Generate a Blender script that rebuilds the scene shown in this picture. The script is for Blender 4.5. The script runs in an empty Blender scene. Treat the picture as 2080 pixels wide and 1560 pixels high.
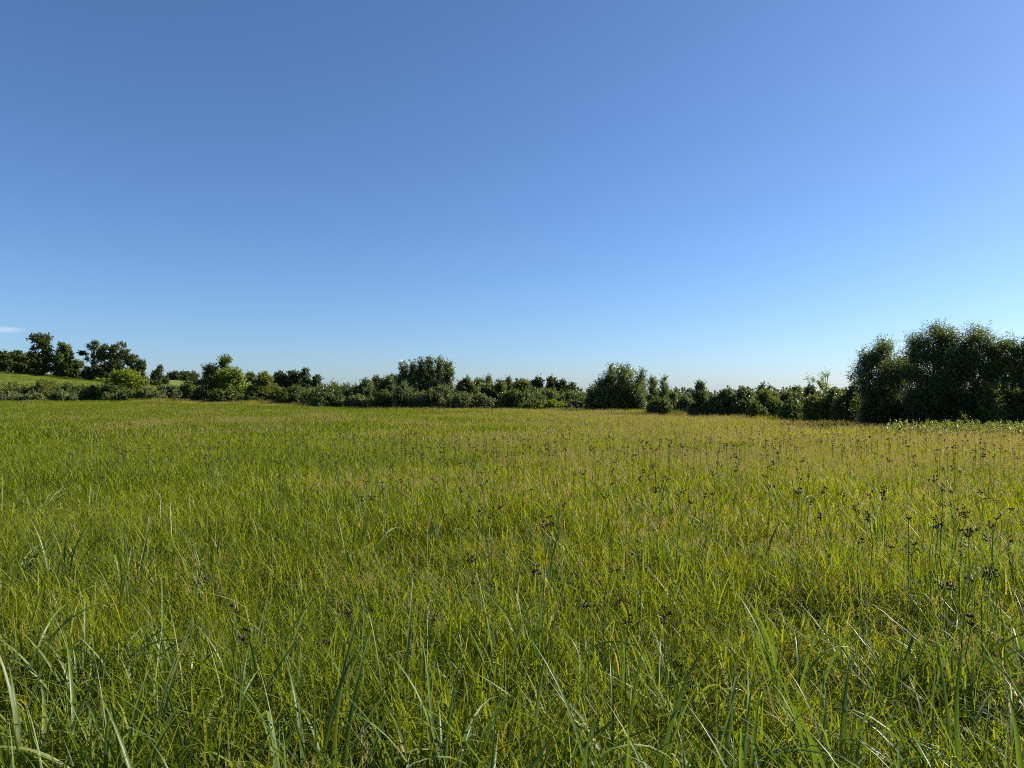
import bpy, math
import numpy as np
from mathutils import Vector

# ------------------------------------------------------------------ camera, sky, sun, exposure
S = bpy.context.scene
COL = S.collection
F = 1485.0                       # focal length in pixels of the 2080 px wide photograph
EYE = 1.75
HORIZON = 800.0                  # row of the horizon in the photograph
PITCH = math.atan((HORIZON - 780.0) / F)

cam_d = bpy.data.cameras.new('camera')
cam = bpy.data.objects.new('camera', cam_d)
COL.objects.link(cam)
cam_d.sensor_width = 36.0
cam_d.lens = F / 2080.0 * 36.0
cam_d.clip_start = 0.05
cam_d.clip_end = 20000.0
cam.location = (0, 0, EYE)
cam.rotation_euler = (math.pi / 2 + PITCH, 0, 0)
S.camera = cam

SUN_AZ = math.radians(71.0)      # to the right of the view direction (+Y)
SUN_EL = math.radians(34.0)
world = bpy.data.worlds.new('World')
S.world = world
world.use_nodes = True
wn = world.node_tree
wn.nodes.clear()
sky = wn.nodes.new('ShaderNodeTexSky')
sky.sky_type = 'NISHITA'
sky.sun_disc = False
sky.sun_elevation = SUN_EL
sky.sun_rotation = SUN_AZ
sky.altitude = 1640.0
sky.air_density = 1.04
sky.dust_density = 2.2
sky.ozone_density = 8.1
bg = wn.nodes.new('ShaderNodeBackground')
bg.inputs['Strength'].default_value = 0.07
wo = wn.nodes.new('ShaderNodeOutputWorld')
wn.links.new(sky.outputs[0], bg.inputs['Color'])
wn.links.new(bg.outputs[0], wo.inputs['Surface'])

sun_d = bpy.data.lights.new('sun', 'SUN')
sun_d.energy = 5.0
sun_d.angle = math.radians(0.53)
sun_d.color = (1.0, 0.94, 0.84)
sun = bpy.data.objects.new('sun', sun_d)
COL.objects.link(sun)
SUN_DIR = Vector((math.sin(SUN_AZ) * math.cos(SUN_EL), math.cos(SUN_AZ) * math.cos(SUN_EL), math.sin(SUN_EL)))
sun.rotation_euler = (-SUN_DIR).to_track_quat('-Z', 'Y').to_euler()
sun.location = SUN_DIR * 50

S.view_settings.view_transform = 'Standard'
S.view_settings.look = 'None'
S.view_settings.exposure = 1.10
S.view_settings.gamma = 1.0
S.view_settings.use_curve_mapping = False
S.render.engine = 'CYCLES'
S.cycles.max_bounces = 6
S.cycles.diffuse_bounces = 3
S.cycles.glossy_bounces = 2
S.cycles.transmission_bounces = 4
S.cycles.transparent_max_bounces = 4
S.cycles.volume_bounces = 0
S.cycles.use_denoising = False
S.cycles.filter_width = 1.0
S.cycles.caustics_reflective = False
S.cycles.caustics_refractive = False

# ------------------------------------------------------------------ helpers
def tag(o, label=None, cat=None, group=None, kind=None):
    if label: o['label'] = label
    if cat: o['category'] = cat
    if group: o['group'] = group
    if kind: o['kind'] = kind
    return o

def at(px, py, depth):
    """world point seen at photograph pixel (px, py) at the given depth along +Y"""
    u = (px - 1040.0) / F
    v = (780.0 - py) / F
    ca, sa = math.cos(PITCH), math.sin(PITCH)
    d = (u, ca - v * sa, sa + v * ca)
    k = depth / d[1]
    return Vector((d[0] * k, depth, EYE + d[2] * k))

def sstep(a, b, x):
    t = np.clip((np.asarray(x, float) - a) / (b - a), 0, 1)
    return t * t * (3 - 2 * t)

HX = np.array([-900, -320, -210, -157, -127, -104, -89, -73, -45, 0, 900.])
HZ = np.array([16, 15, 11.0, 8.4, 5.7, 3.7, 2.3, 1.1, 0.2, 0, 0])

def gz(x, y):
    """height of the ground"""
    x = np.asarray(x, float); y = np.asarray(y, float)
    z = -0.42 * sstep(4, 30, y)
    z = z + 0.42 * sstep(45, 110, y) * sstep(5, -45, x)
    z = z + np.interp(x, HX, HZ) * sstep(122, 228, y)
    z = z - 9.0 * sstep(120, 380, y) * sstep(-70, 10, x)
    z = z + 0.05 * np.sin(x * .31 + 1.3) * np.sin(y * .23) * sstep(3, 12, np.hypot(x, y))
    return z

def mesh_np(name, V, Fq, col=None, smooth=False, tri=False):
    """mesh from arrays: V (n,3), Fq (m,4) quads or (m,3) tris, col (n,3)"""
    V = np.ascontiguousarray(V, np.float32); Fq = np.ascontiguousarray(Fq, np.int32)
    k = Fq.shape[1]
    me = bpy.data.meshes.new(name)
    me.vertices.add(len(V)); me.vertices.foreach_set('co', V.ravel())
    me.loops.add(Fq.size); me.loops.foreach_set('vertex_index', Fq.ravel())
    me.polygons.add(len(Fq))
    me.polygons.foreach_set('loop_start', np.arange(0, Fq.size, k, dtype=np.int32))
    me.polygons.foreach_set('loop_total', np.full(len(Fq), k, np.int32))
    me.update(calc_edges=True)
    if smooth:
        me.polygons.foreach_set('use_smooth', np.ones(len(Fq), bool))
    if col is not None:
        a = me.color_attributes.new('Col', 'FLOAT_COLOR', 'POINT')
        c = np.ones((len(V), 4), np.float32); c[:, :3] = col
        a.data.foreach_set('color', c.ravel())
    return me

def link(name, data, parent=None, mat=None):
    o = bpy.data.objects.new(name, data)
    COL.objects.link(o)
    if mat is not None and data is not None and not data.materials: data.materials.append(mat)
    if parent is not None: o.parent = parent
    return o

def norm(a):
    return a / (np.linalg.norm(a, axis=-1, keepdims=True) + 1e-9)

# ------------------------------------------------------------------ materials
def mat_new(name):
    m = bpy.data.materials.new(name); m.use_nodes = True
    nt = m.node_tree; nt.nodes.clear()
    return m, nt, nt.nodes, nt.links

def leaf_mat(name, dark, light, dry=None, trans=0.42, trans_tint=(1.25, 1.15, 0.45), rough=0.42, spec=0.45, zone=None, zscale=0.12):
    """foliage: Col.r = random per leaf, Col.b = 1 where the piece is dry; zone = colour that patches of ground lean to"""
    m, nt, N, L = mat_new(name)
    at_ = N.new('ShaderNodeAttribute'); at_.attribute_name = 'Col'
    sep = N.new('ShaderNodeSeparateColor'); L.new(at_.outputs['Color'], sep.inputs[0])
    ramp = N.new('ShaderNodeMix'); ramp.data_type = 'RGBA'
    ramp.inputs[6].default_value = (*dark, 1); ramp.inputs[7].default_value = (*light, 1)
    L.new(sep.outputs[0], ramp.inputs[0])
    cur = ramp.outputs[2]
    if zone is not None:
        geo = N.new('ShaderNodeNewGeometry')
        no = N.new('ShaderNodeTexNoise'); no.inputs['Scale'].default_value = zscale; no.inputs['Detail'].default_value = 7; no.inputs['Roughness'].default_value = .68
        L.new(geo.outputs['Position'], no.inputs['Vector'])
        mr = N.new('ShaderNodeMapRange'); mr.inputs[1].default_value = .38; mr.inputs[2].default_value = .66
        px = N.new('ShaderNodeSeparateXYZ'); L.new(geo.outputs['Position'], px.inputs[0])
        gr = N.new('ShaderNodeMapRange'); gr.inputs[1].default_value = -14; gr.inputs[2].default_value = 12; gr.inputs[3].default_value = -.12; gr.inputs[4].default_value = .12
        L.new(px.outputs[0], gr.inputs[0])
        ad = N.new('ShaderNodeMath'); ad.operation = 'ADD'; L.new(no.outputs[0], ad.inputs[0]); L.new(gr.outputs[0], ad.inputs[1])
        L.new(ad.outputs[0], mr.inputs[0])
        mz = N.new('ShaderNodeMix'); mz.data_type = 'RGBA'
        mul = N.new('ShaderNodeMath'); mul.operation = 'MULTIPLY'; mul.inputs[1].default_value = .75
        L.new(mr.outputs[0], mul.inputs[0]); L.new(mul.outputs[0], mz.inputs[0])
        L.new(cur, mz.inputs[6]); mz.inputs[7].default_value = (*zone, 1)
        cur = mz.outputs[2]
    if dry is not None:
        md = N.new('ShaderNodeMix'); md.data_type = 'RGBA'
        L.new(sep.outputs[2], md.inputs[0]); L.new(cur, md.inputs[6]); md.inputs[7].default_value = (*dry, 1)
        cur = md.outputs[2]
    pb = N.new('ShaderNodeBsdfPrincipled')
    pb.inputs['Roughness'].default_value = rough
    pb.inputs['Specular IOR Level'].default_value = spec
    L.new(cur, pb.inputs['Base Color'])
    tint = N.new('ShaderNodeMix'); tint.data_type = 'RGBA'; tint.blend_type = 'MULTIPLY'; tint.inputs[0].default_value = 1
    L.new(cur, tint.inputs[6]); tint.inputs[7].default_value = (*trans_tint, 1)
    tr = N.new('ShaderNodeBsdfTranslucent'); L.new(tint.outputs[2], tr.inputs['Color'])
    mx = N.new('ShaderNodeMixShader'); mx.inputs[0].default_value = trans
    L.new(pb.outputs[0], mx.inputs[1]); L.new(tr.outputs[0], mx.inputs[2])
    out = N.new('ShaderNodeOutputMaterial'); L.new(mx.outputs[0], out.inputs['Surface'])
    return m

def solid_mat(name, c1, c2, scale=8.0, rough=0.85):
    m, nt, N, L = mat_new(name)
    tc = N.new('ShaderNodeTexCoord'); no = N.new('ShaderNodeTexNoise')
    no.inputs['Scale'].default_value = scale; no.inputs['Detail'].default_value = 5
    L.new(tc.outputs['Object'], no.inputs['Vector'])
    mx = N.new('ShaderNodeMix'); mx.data_type = 'RGBA'
    mx.inputs[6].default_value = (*c1, 1); mx.inputs[7].default_value = (*c2, 1)
    L.new(no.outputs[0], mx.inputs[0])
    pb = N.new('ShaderNodeBsdfPrincipled'); pb.inputs['Roughness'].default_value = rough
    L.new(mx.outputs[2], pb.inputs['Base Color'])
    bp = N.new('ShaderNodeBump'); bp.inputs['Strength'].default_value = .4; L.new(no.outputs[0], bp.inputs['Height']); L.new(bp.outputs[0], pb.inputs['Normal'])
    out = N.new('ShaderNodeOutputMaterial'); L.new(pb.outputs[0], out.inputs['Surface'])
    return m

M = {}
M['grass'] = leaf_mat('meadow_grass', (.036, .060, .004), (.235, .285, .014), dry=(.34, .27, .10), trans=.52, trans_tint=(1.12, 1.15, .35), rough=.5, spec=.16, zone=(.268, .264, .018))
M['sedge_leaf'] = leaf_mat('sedge_leaf', (.062, .104, .018), (.165, .215, .050), dry=(.38, .30, .14), trans=.42, trans_tint=(1.15, 1.2, .35), rough=.42, spec=.34)
M['panicle'] = leaf_mat('tan_panicle', (.25, .21, .075), (.40, .335, .13), trans=.45, trans_tint=(1.15, 1, .7), rough=.7, spec=.1)
M['head'] = solid_mat('dark_spikelet', (.016, .008, .003), (.062, .032, .012), 300, .95)
M['spike'] = solid_mat('tan_spike', (.36, .24, .11), (.52, .38, .20), 200, .8)
M['bark'] = solid_mat('bark', (.05, .04, .03), (.13, .11, .085), 6, .9)
M['bark_pale'] = solid_mat('pale_bark', (.12, .10, .08), (.25, .22, .18), 6, .9)
FOL = {
    'dark':   ((.034, .050, .013), (.120, .142, .040)),
    'poplar': ((.052, .072, .024), (.205, .242, .090)),
    'mid':    ((.056, .082, .017), (.195, .220, .060)),
    'olive':  ((.095, .115, .020), (.240, .245, .060)),
    'grey':   ((.080, .102, .036), (.225, .245, .105)),
    'yellow': ((.115, .160, .010), (.280, .310, .030)),
    'weed':   ((.115, .145, .018), (.270, .290, .065)),
    'far':    ((.036, .054, .020), (.105, .128, .048)),
}
for k, (a, b) in FOL.items():
    M['f_' + k] = leaf_mat('foliage_' + k, a, b, trans=.48, trans_tint=(1.05, 1.12, .5), rough=.36 if k == 'poplar' else .44, spec=.40 if k == 'poplar' else .32)

# ------------------------------------------------------------------ ground
def build_ground():
    xs = np.concatenate([-np.geomspace(2500, 3, 80), np.linspace(-2.8, 2.8, 9), np.geomspace(3, 2500, 80)])
    ys = np.concatenate([-np.geomspace(600, 3, 36), np.linspace(-2.5, 2.5, 8), np.geomspace(3, 3500, 140)])
    X, Y = np.meshgrid(xs, ys)
    V = np.stack([X, Y, gz(X, Y)], -1).reshape(-1, 3)
    nx, ny = len(xs), len(ys)
    i = np.arange((nx - 1) * (ny - 1)); r, c = i // (nx - 1), i % (nx - 1)
    b = r * nx + c
    me = mesh_np('ground', V, np.stack([b, b + 1, b + nx + 1, b + nx], 1), smooth=True)
    m, nt, N, L = mat_new('ground_soil_and_turf')
    geo = N.new('ShaderNodeNewGeometry')
    n1 = N.new('ShaderNodeTexNoise'); n1.inputs['Scale'].default_value = 3.0; n1.inputs['Detail'].default_value = 8
    n2 = N.new('ShaderNodeTexNoise'); n2.inputs['Scale'].default_value = .06; n2.inputs['Detail'].default_value = 6
    for n in (n1, n2): L.new(geo.outputs['Position'], n.inputs['Vector'])
    soil = N.new('ShaderNodeMix'); soil.data_type = 'RGBA'
    soil.inputs[6].default_value = (.018, .018, .007, 1); soil.inputs[7].default_value = (.055, .050, .020, 1)
    L.new(n1.outputs[0], soil.inputs[0])
    turf = N.new('ShaderNodeMix'); turf.data_type = 'RGBA'
    turf.inputs[6].default_value = (.060, .100, .018, 1); turf.inputs[7].default_value = (.150, .175, .040, 1)
    L.new(n2.outputs[0], turf.inputs[0])
    sp = N.new('ShaderNodeSeparateXYZ'); L.new(geo.outputs['Position'], sp.inputs[0])
    mr = N.new('ShaderNodeMapRange'); mr.inputs[1].default_value = 112; mr.inputs[2].default_value = 135
    L.new(sp.outputs[1], mr.inputs[0])
    mx = N.new('ShaderNodeMix'); mx.data_type = 'RGBA'
    L.new(mr.outputs[0], mx.inputs[0]); L.new(soil.outputs[2], mx.inputs[6]); L.new(turf.outputs[2], mx.inputs[7])
    pb = N.new('ShaderNodeBsdfPrincipled'); pb.inputs['Roughness'].default_value = .95; pb.inputs['Specular IOR Level'].default_value = .1
    L.new(mx.outputs[2], pb.inputs['Base Color'])
    out = N.new('ShaderNodeOutputMaterial'); L.new(pb.outputs[0], out.inputs['Surface'])
    o = link('ground', me, None, m)
    tag(o, 'meadow soil rising to a green pasture hill on the left', 'ground', kind='structure')
build_ground()

# far edge of the meadow, as a depth for each direction
EDGE_PX = np.array([-500, 0, 300, 520, 800, 1150, 1300, 1500, 1700, 1900, 2080, 2600.])
EDGE_D = np.array([112, 112, 112, 98, 84, 80, 66, 52, 44, 38.5, 37, 34.])
def edge_depth(x, y):
    p = 1040 + F * np.asarray(x) / np.maximum(np.asarray(y), .1)
    return np.interp(p, EDGE_PX, EDGE_D)

# ------------------------------------------------------------------ trees and shrubs
def tube(pts, radii, sides=7):
    pts = np.asarray(pts, float); n = len(pts)
    d = np.gradient(pts, axis=0); d = norm(d)
    ref = np.where(np.abs(d[:, 2:3]) > .9, np.array([[1., 0, 0]]), np.array([[0, 0, 1.]]))
    a = norm(np.cross(d, ref)); b = np.cross(d, a)
    th = np.linspace(0, 2 * np.pi, sides, endpoint=False)
    V = pts[:, None] + (a[:, None] * np.cos(th)[None, :, None] + b[:, None] * np.sin(th)[None, :, None]) * np.asarray(radii)[:, None, None]
    i = np.arange((n - 1) * sides); r, c = i // sides, i % sides
    Fq = np.stack([r * sides + c, r * sides + (c + 1) % sides, (r + 1) * sides + (c + 1) % sides, (r + 1) * sides + c], 1)
    return V.reshape(-1, 3), Fq

def join(parts):
    Vs, Fs, k = [], [], 0
    for v, f in parts:
        Vs.append(v); Fs.append(f + k); k += len(v)
    return np.concatenate(Vs), np.concatenate(Fs)

def leaves_from(P, Nrm, size, rng, aspect=.55, tri=False, along=None):
    """one leaf per point: a folded diamond (4 vertices), or a single triangle for far plants"""
    n = len(P)
    Nrm = norm(Nrm)
    t = norm(np.cross(Nrm, rng.normal(size=(n, 3))))
    if along is not None:
        t = norm(along); Nrm = norm(np.cross(t, Nrm))
    b = np.cross(Nrm, t)
    s = (size * rng.uniform(.65, 1.35, n))[:, None]
    fold = Nrm * s * rng.uniform(-.05, .18, (n, 1))
    v0 = P - t * s * .5; v2 = P + t * s * .5 - fold * .6
    v1 = P + b * s * .5 * aspect + fold; v3 = P - b * s * .5 * aspect + fold
    if tri:
        V = np.stack([v0 - t * s * .15 + b * s * .3 * aspect, v1 + t * s * .2, v2 + t * s * .15 - b * s * .55 * aspect], 1).reshape(-1, 3)
        return V, np.arange(3 * n).reshape(-1, 3)
    V = np.stack([v0, v1, v2, v3], 1).reshape(-1, 3)
    return V, np.arange(4 * n).reshape(-1, 4)

def default_lobes(kind, W, H, rng):
    """lobes of a crown: centre x, y, z and radii, in metres, base at the origin"""
    L = []
    if kind == 'shrub':
        n = max(5, int(W / H * 5))
        for i in range(n):
            x = rng.uniform(-.40, .40) * W
            top = H * (1 - .42 * (abs(x) / (.5 * W)) ** 2.4) * rng.uniform(.84, 1.0)
            rz = top * .55; r = min(W * .24, H * .42) * rng.uniform(.7, 1.1)
            L.append((x, rng.uniform(-.25, .25) * W, top - rz, r, r, rz))
        L.append((0, 0, H * .40, W * .36, W * .3, H * .40))
        r = min(W * .2, H * .3)
        L.append((rng.uniform(-.1, .1) * W, 0, H - r, r, r, r))
    elif kind == 'poplar':
        n = max(3, int(round(W / H * 5)))
        for i in range(n):
            x = (-.5 + (i + .5) / n) * W * .86 + rng.normal() * .03 * W
            top = H * (1 - .30 * (abs(x) / (.5 * W)) ** 2) * rng.uniform(.86, 1.02)
            for f, wr in ((.32, 1.1), (.56, 1.0), (.78, .74), (.93, .42)):
                r = W / n * .72 * wr
                L.append((x + rng.normal() * .12 * r, rng.uniform(-.28, .28) * W, top * f, r, r, top * (.2 if f < .9 else .11)))
    elif kind == 'conical':
        for f, w in ((.15, .40), (.30, .42), (.48, .34), (.66, .25), (.82, .15), (.93, .07)):
            for k in range(2):
                L.append((rng.normal() * .08 * W, rng.normal() * .08 * W, f * H, w * W, w * W, .14 * H))
    elif kind == 'open':
        for i in range(11):
            a = rng.uniform(0, 6.28); f = rng.uniform(.25, .95)
            rr = .38 * W * (1 - .6 * max(0, f - .6))
            r = rng.uniform(.10, .17) * W
            L.append((math.cos(a) * rr, math.sin(a) * rr * .7, f * H, r, r, r * .8))
        L.append((0, 0, H * .94, .16 * W, .16 * W, .07 * H))
    else:   # round crown reaching low
        for i in range(13):
            f = rng.uniform(.16, .80)
            prof = math.sin(math.pi * min(1, .18 + .80 * f)) ** .7
            x = rng.uniform(-1, 1) * .34 * W * prof
            r = rng.uniform(.17, .25) * W
            L.append((x, rng.uniform(-.3, .3) * W * prof, f * H, r, r, r * rng.uniform(.75, 1.05)))
        L.append((0, 0, .45 * H, .33 * W, .3 * W, .36 * H))
        L.append((-.2 * W, 0, .22 * H, .24 * W, .22 * W, .22 * H)); L.append((.2 * W, 0, .20 * H, .24 * W, .22 * W, .20 * H))
        L.append((rng.uniform(-.1, .1) * W, 0, .86 * H, .2 * W, .2 * W, .14 * H))
    return L

def crown_mesh(name, lobes, leaf, lai, up, rng, spray_len, cap=12000, tri=True):
    L = np.array(lobes)
    sub = []
    for l in L:
        k = 8
        d = norm(rng.normal(size=(k, 3)) + np.array([0, 0, .15]))
        rr = rng.uniform(.34, .56, k); rr[0] = .62; d[0] *= .2
        sub.append(np.concatenate([l[:3] + d * l[3:6] * (1 - rr * .85)[:, None], l[3:6] * rr[:, None]], 1))
    L = np.concatenate(sub)
    area = 4 * np.pi * ((L[:, 3] * L[:, 4]) ** 1.6 / 3 + 2 * (L[:, 3] * L[:, 5]) ** 1.6 / 3) ** (1 / 1.6)
    leaf_area = leaf * leaf * .55 * (.42 if tri else .5)
    want = lai * 1.1 * area.sum() * .5 / leaf_area
    n = int(min(cap, want))
    leaf = leaf * min(1.45, math.sqrt(max(1.0, want / cap)))
    m = 13
    ns = max(20, n // m)
    li = rng.choice(len(L), ns, p=area / area.sum())
    d = norm(rng.normal(size=(ns, 3)))
    r = rng.uniform(.35, 1, ns) ** .5
    stray = rng.uniform(0, 1, ns) < .035
    r = np.where(stray, rng.uniform(.95, 1.12, ns), r)
    c = L[li, :3]; R = L[li, 3:6]
    P0 = c + d * R * r[:, None]
    out = norm(d / R * R.mean(1, keepdims=True))
    sd = norm(out * .8 + np.array([0, 0, up]) + rng.normal(size=(ns, 3)) * .45)
    sl = spray_len * rng.uniform(.5, 1.5, ns) * np.where(stray, .9, 1)
    sd = np.where(stray[:, None], norm(sd + np.array([0, 0, .5 + up * .5])), sd)
    t = rng.uniform(-.35, 1, (ns, m))
    P = P0[:, None] + sd[:, None] * (sl[:, None] * t)[:, :, None] + rng.normal(size=(ns, m, 3)) * (spray_len * .13 * (1.15 - .7 * t))[:, :, None]
    P = P.reshape(-1, 3)
    Nn = rng.normal(size=P.shape) + np.array([0, 0, .55]) + np.repeat(out, m, 0) * .5
    keep = P[:, 2] > .04
    P, Nn = P[keep], Nn[keep]
    V, Q = leaves_from(P, Nn, leaf, rng, tri=tri)
    spray_tone = np.repeat(rng.uniform(-.22, .22, ns), m)[keep]
    tone = np.clip(rng.uniform(0, 1, len(P)) * .75 + .12 + spray_tone, 0, 1)
    col = np.zeros((len(V), 3), np.float32)
    col[:, 0] = np.repeat(tone, 3 if tri else 4)
    return mesh_np(name, V, Q, col)

def trunk_mesh(name, lobes, H, rad, stems, rng, base_spread=.05):
    parts = []
    L = sorted(lobes, key=lambda l: l[2])
    tops = sorted(lobes, key=lambda l: -l[2])[:stems]
    axes = []
    for s in range(stems):
        tx, ty, tz = tops[s][0], tops[s][1], tops[s][2]
        bx = tx * .25 + rng.normal() * base_spread; by = ty * .25 + rng.normal() * base_spread
        t = np.linspace(0, 1, 9)
        w = rng.normal(size=(9, 3)) * H * .012; w[0] = 0; w[:, 2] = 0
        pts = np.stack([bx + (tx - bx) * t ** 1.4, by + (ty - by) * t ** 1.4, -.25 + (tz + .25) * t], 1) + w
        axes.append(pts)
        parts.append(tube(pts, rad * (1.15 - t * .95) / math.sqrt(stems) ** .7, 7))
    for l in L:
        pts0 = axes[int(rng.integers(len(axes)))]
        k = int(np.clip(np.searchsorted(pts0[:, 2], l[2] * .6), 1, 7))
        a = pts0[k]; b = np.array(l[:3]) + np.array([0, 0, l[5] * .3])
        t = np.linspace(0, 1, 6)[:, None]
        mid = (a + b) / 2 + np.array([0, 0, .06 * H]) + rng.normal(size=3) * .02 * H
        pts = (1 - t) ** 2 * a + 2 * t * (1 - t) * mid + t * t * b
        parts.append(tube(pts, rad * .38 * (1.1 - t[:, 0] * .9), 5))
    v, f = join(parts)
    return mesh_np(name, v, f, smooth=True)

def tree(name, label, cat, group, x0, x1, top, base, depth, kind, fol, leaf=.12, lai=2.4, up=.5,
         spray=None, lobes=None, stems=1, rad=None, bark='bark', seed=None, cap=20000, sink=.0):
    """plant spanning photograph columns x0..x1 and rows top..base, standing at the given depth"""
    cx = (x0 + x1) / 2
    seed = int(abs(cx * 7 + top * 13)) if seed is None else seed
    if cap == 20000: cap = 13500 if depth > 150 else 15000 if depth > 112 else 24000
    rng = np.random.default_rng(seed)
    p = at(cx, top, depth)
    g = float(gz(p.x, depth))
    W = (x1 - x0) / F * depth
    H = p.z - g
    root = link(name, None)
    root.empty_display_size = .3
    root.location = (p.x, depth, g)
    tag(root, label, cat, group)
    if lobes is None:
        lb = default_lobes(kind, W * (1.12 if kind == 'shrub' else 1.3 if kind == 'round' else 1.15), H * .98, rng)
    else:   # given as fractions: x in -.5...5 of the width, z in 0..1 of the height, radii of width and height
        lb = [(a * W * .96, rng.uniform(-.2, .2) * W, c * H * .955, r * W * .88, r * W * .88, q * H * .94) for a, c, r, q in lobes]
    sp = spray if spray is not None else max(leaf * 2.4, min(.10 * H, .75))
    cr = link('crown', crown_mesh(name + '_crown', lb, leaf, lai, up, rng, sp, cap), root, M['f_' + fol])
    tr = link('trunk', trunk_mesh(name + '_trunk', lb, H, rad or max(.03, .018 * H), stems, rng), root, M[bark])
    return root

G_HILL, G_EDGE, G_RIGHT, G_FAR, G_BANK = ('trees on the pasture hill', 'bushes along the far meadow edge', 'trees at the right edge of the meadow',
                                   'far trees behind the meadow edge', 'low bushes on the left bank')
T = tree
# --- hill on the left
T('oak_tree', 'round dark tree cut by the left border of the picture on the hill', 'tree', G_HILL, -28, 22, 716, 757, 232, 'round', 'dark', .42)
T('oak_tree', 'low round dark tree second from the left on the hilltop', 'tree', G_HILL, 14, 48, 714, 757, 236, 'round', 'dark', .42)
T('oak_tree', 'small rounded dark tree just left of the tallest hilltop tree', 'tree', G_HILL, 38, 74, 721, 758, 230, 'round', 'mid', .42)
T('tall_oak_tree', 'tallest dark tree on the hill with a narrow neck under its top', 'tree', G_HILL, 58, 112, 676, 759, 226, 'x', 'dark', .36, lai=2.6,
  lobes=[(-.12, .92, .26, .08), (.10, .93, .24, .075), (0, .82, .34, .09), (.1, .70, .28, .09), (-.22, .66, .14, .04), (.22, .60, .24, .1), (-.30, .49, .17, .05),
         (-.08, .46, .26, .12), (.22, .40, .26, .14), (0, .28, .38, .16), (.1, .14, .40, .14), (-.2, .16, .28, .14)], rad=.35)
T('maple_tree', 'dense dome-shaped hill tree touching the tallest one on its right', 'tree', G_HILL, 104, 156, 692, 762, 228, 'x', 'mid', .36, lai=2.8,
  lobes=[(-.02, .90, .16, .10), (-.16, .78, .22, .14), (.16, .76, .24, .14), (.26, .58, .24, .16), (-.25, .55, .25, .2), (0, .5, .36, .3), (.2, .3, .3, .25), (-.2, .22, .3, .2), (.05, .12, .4, .12)])
T('small_oak_tree', 'small dark tree in the gap between the two hilltop groups', 'tree', G_HILL, 143, 165, 731, 763, 233, 'round', 'mid', .36)
T('spreading_oak_tree', 'open-branched hill tree with sky showing between its limbs', 'tree', G_HILL, 160, 214, 691, 764, 230, 'x', 'dark', .30, lai=1.9, rad=.34,
  lobes=[(.12, .95, .14, .05), (-.02, .88, .10, .04), (.22, .86, .14, .06), (.08, .80, .12, .05), (-.34, .70, .15, .04), (-.20, .68, .12, .045), (.30, .72, .15, .07), (.02, .62, .13, .06),
         (-.12, .55, .12, .05), (.26, .55, .17, .08), (.04, .44, .14, .06), (-.14, .22, .22, .14), (.18, .24, .24, .16), (-.34, .12, .18, .12), (.0, .1, .3, .1)])
T('oak_tree', 'broad dark tree with two peaks in the right hilltop group', 'tree', G_HILL, 196, 264, 691, 768, 227, 'x', 'dark', .36, lai=2.7, rad=.35,
  lobes=[(.18, .93, .13, .07), (.12, .82, .20, .1), (.30, .74, .18, .1), (-.18, .82, .16, .10), (-.24, .66, .22, .14), (.05, .62, .28, .16), (.34, .56, .16, .14), (.1, .4, .36, .2), (-.28, .4, .22, .2), (.1, .16, .4, .16), (-.3, .15, .2, .15)])
T('oak_tree', 'ragged lower tree at the right end of the hilltop group', 'tree', G_HILL, 254, 303, 717, 769, 229, 'x', 'dark', .32, lai=2.2,
  lobes=[(-.18, .90, .20, .1), (-.28, .72, .2, .14), (.05, .70, .18, .12), (.28, .72, .15, .08), (.36, .52, .14, .09), (.1, .48, .24, .16), (.34, .30, .12, .07), (-.2, .4, .26, .22), (.2, .14, .3, .14), (-.2, .12, .3, .14)])
T('young_oak_tree', 'lone small cone-shaped tree on the hill slope right of the groups', 'tree', G_HILL, 302, 334, 741, 776, 225, 'x', 'dark', .32, lai=2.8,
  lobes=[(.14, .90, .18, .10), (.18, .72, .24, .14), (-.1, .62, .24, .14), (.12, .45, .34, .2), (-.22, .36, .26, .2), (.05, .16, .44, .17)])
T('far_tree', 'tiny far tree right of the lone cone-shaped one', 'tree', G_FAR, 343, 372, 763, 780, 330, 'round', 'far', .5)
T('far_tree', 'tiny far tree on the skyline left of the leaning bright green tree', 'tree', G_FAR, 366, 398, 762, 782, 335, 'round', 'far', .5)
T('far_bush', 'tiny pointed bush beside the lone cone-shaped hill tree', 'bush', G_FAR, 331, 342, 764, 778, 250, 'conical', 'far', .4)
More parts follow.
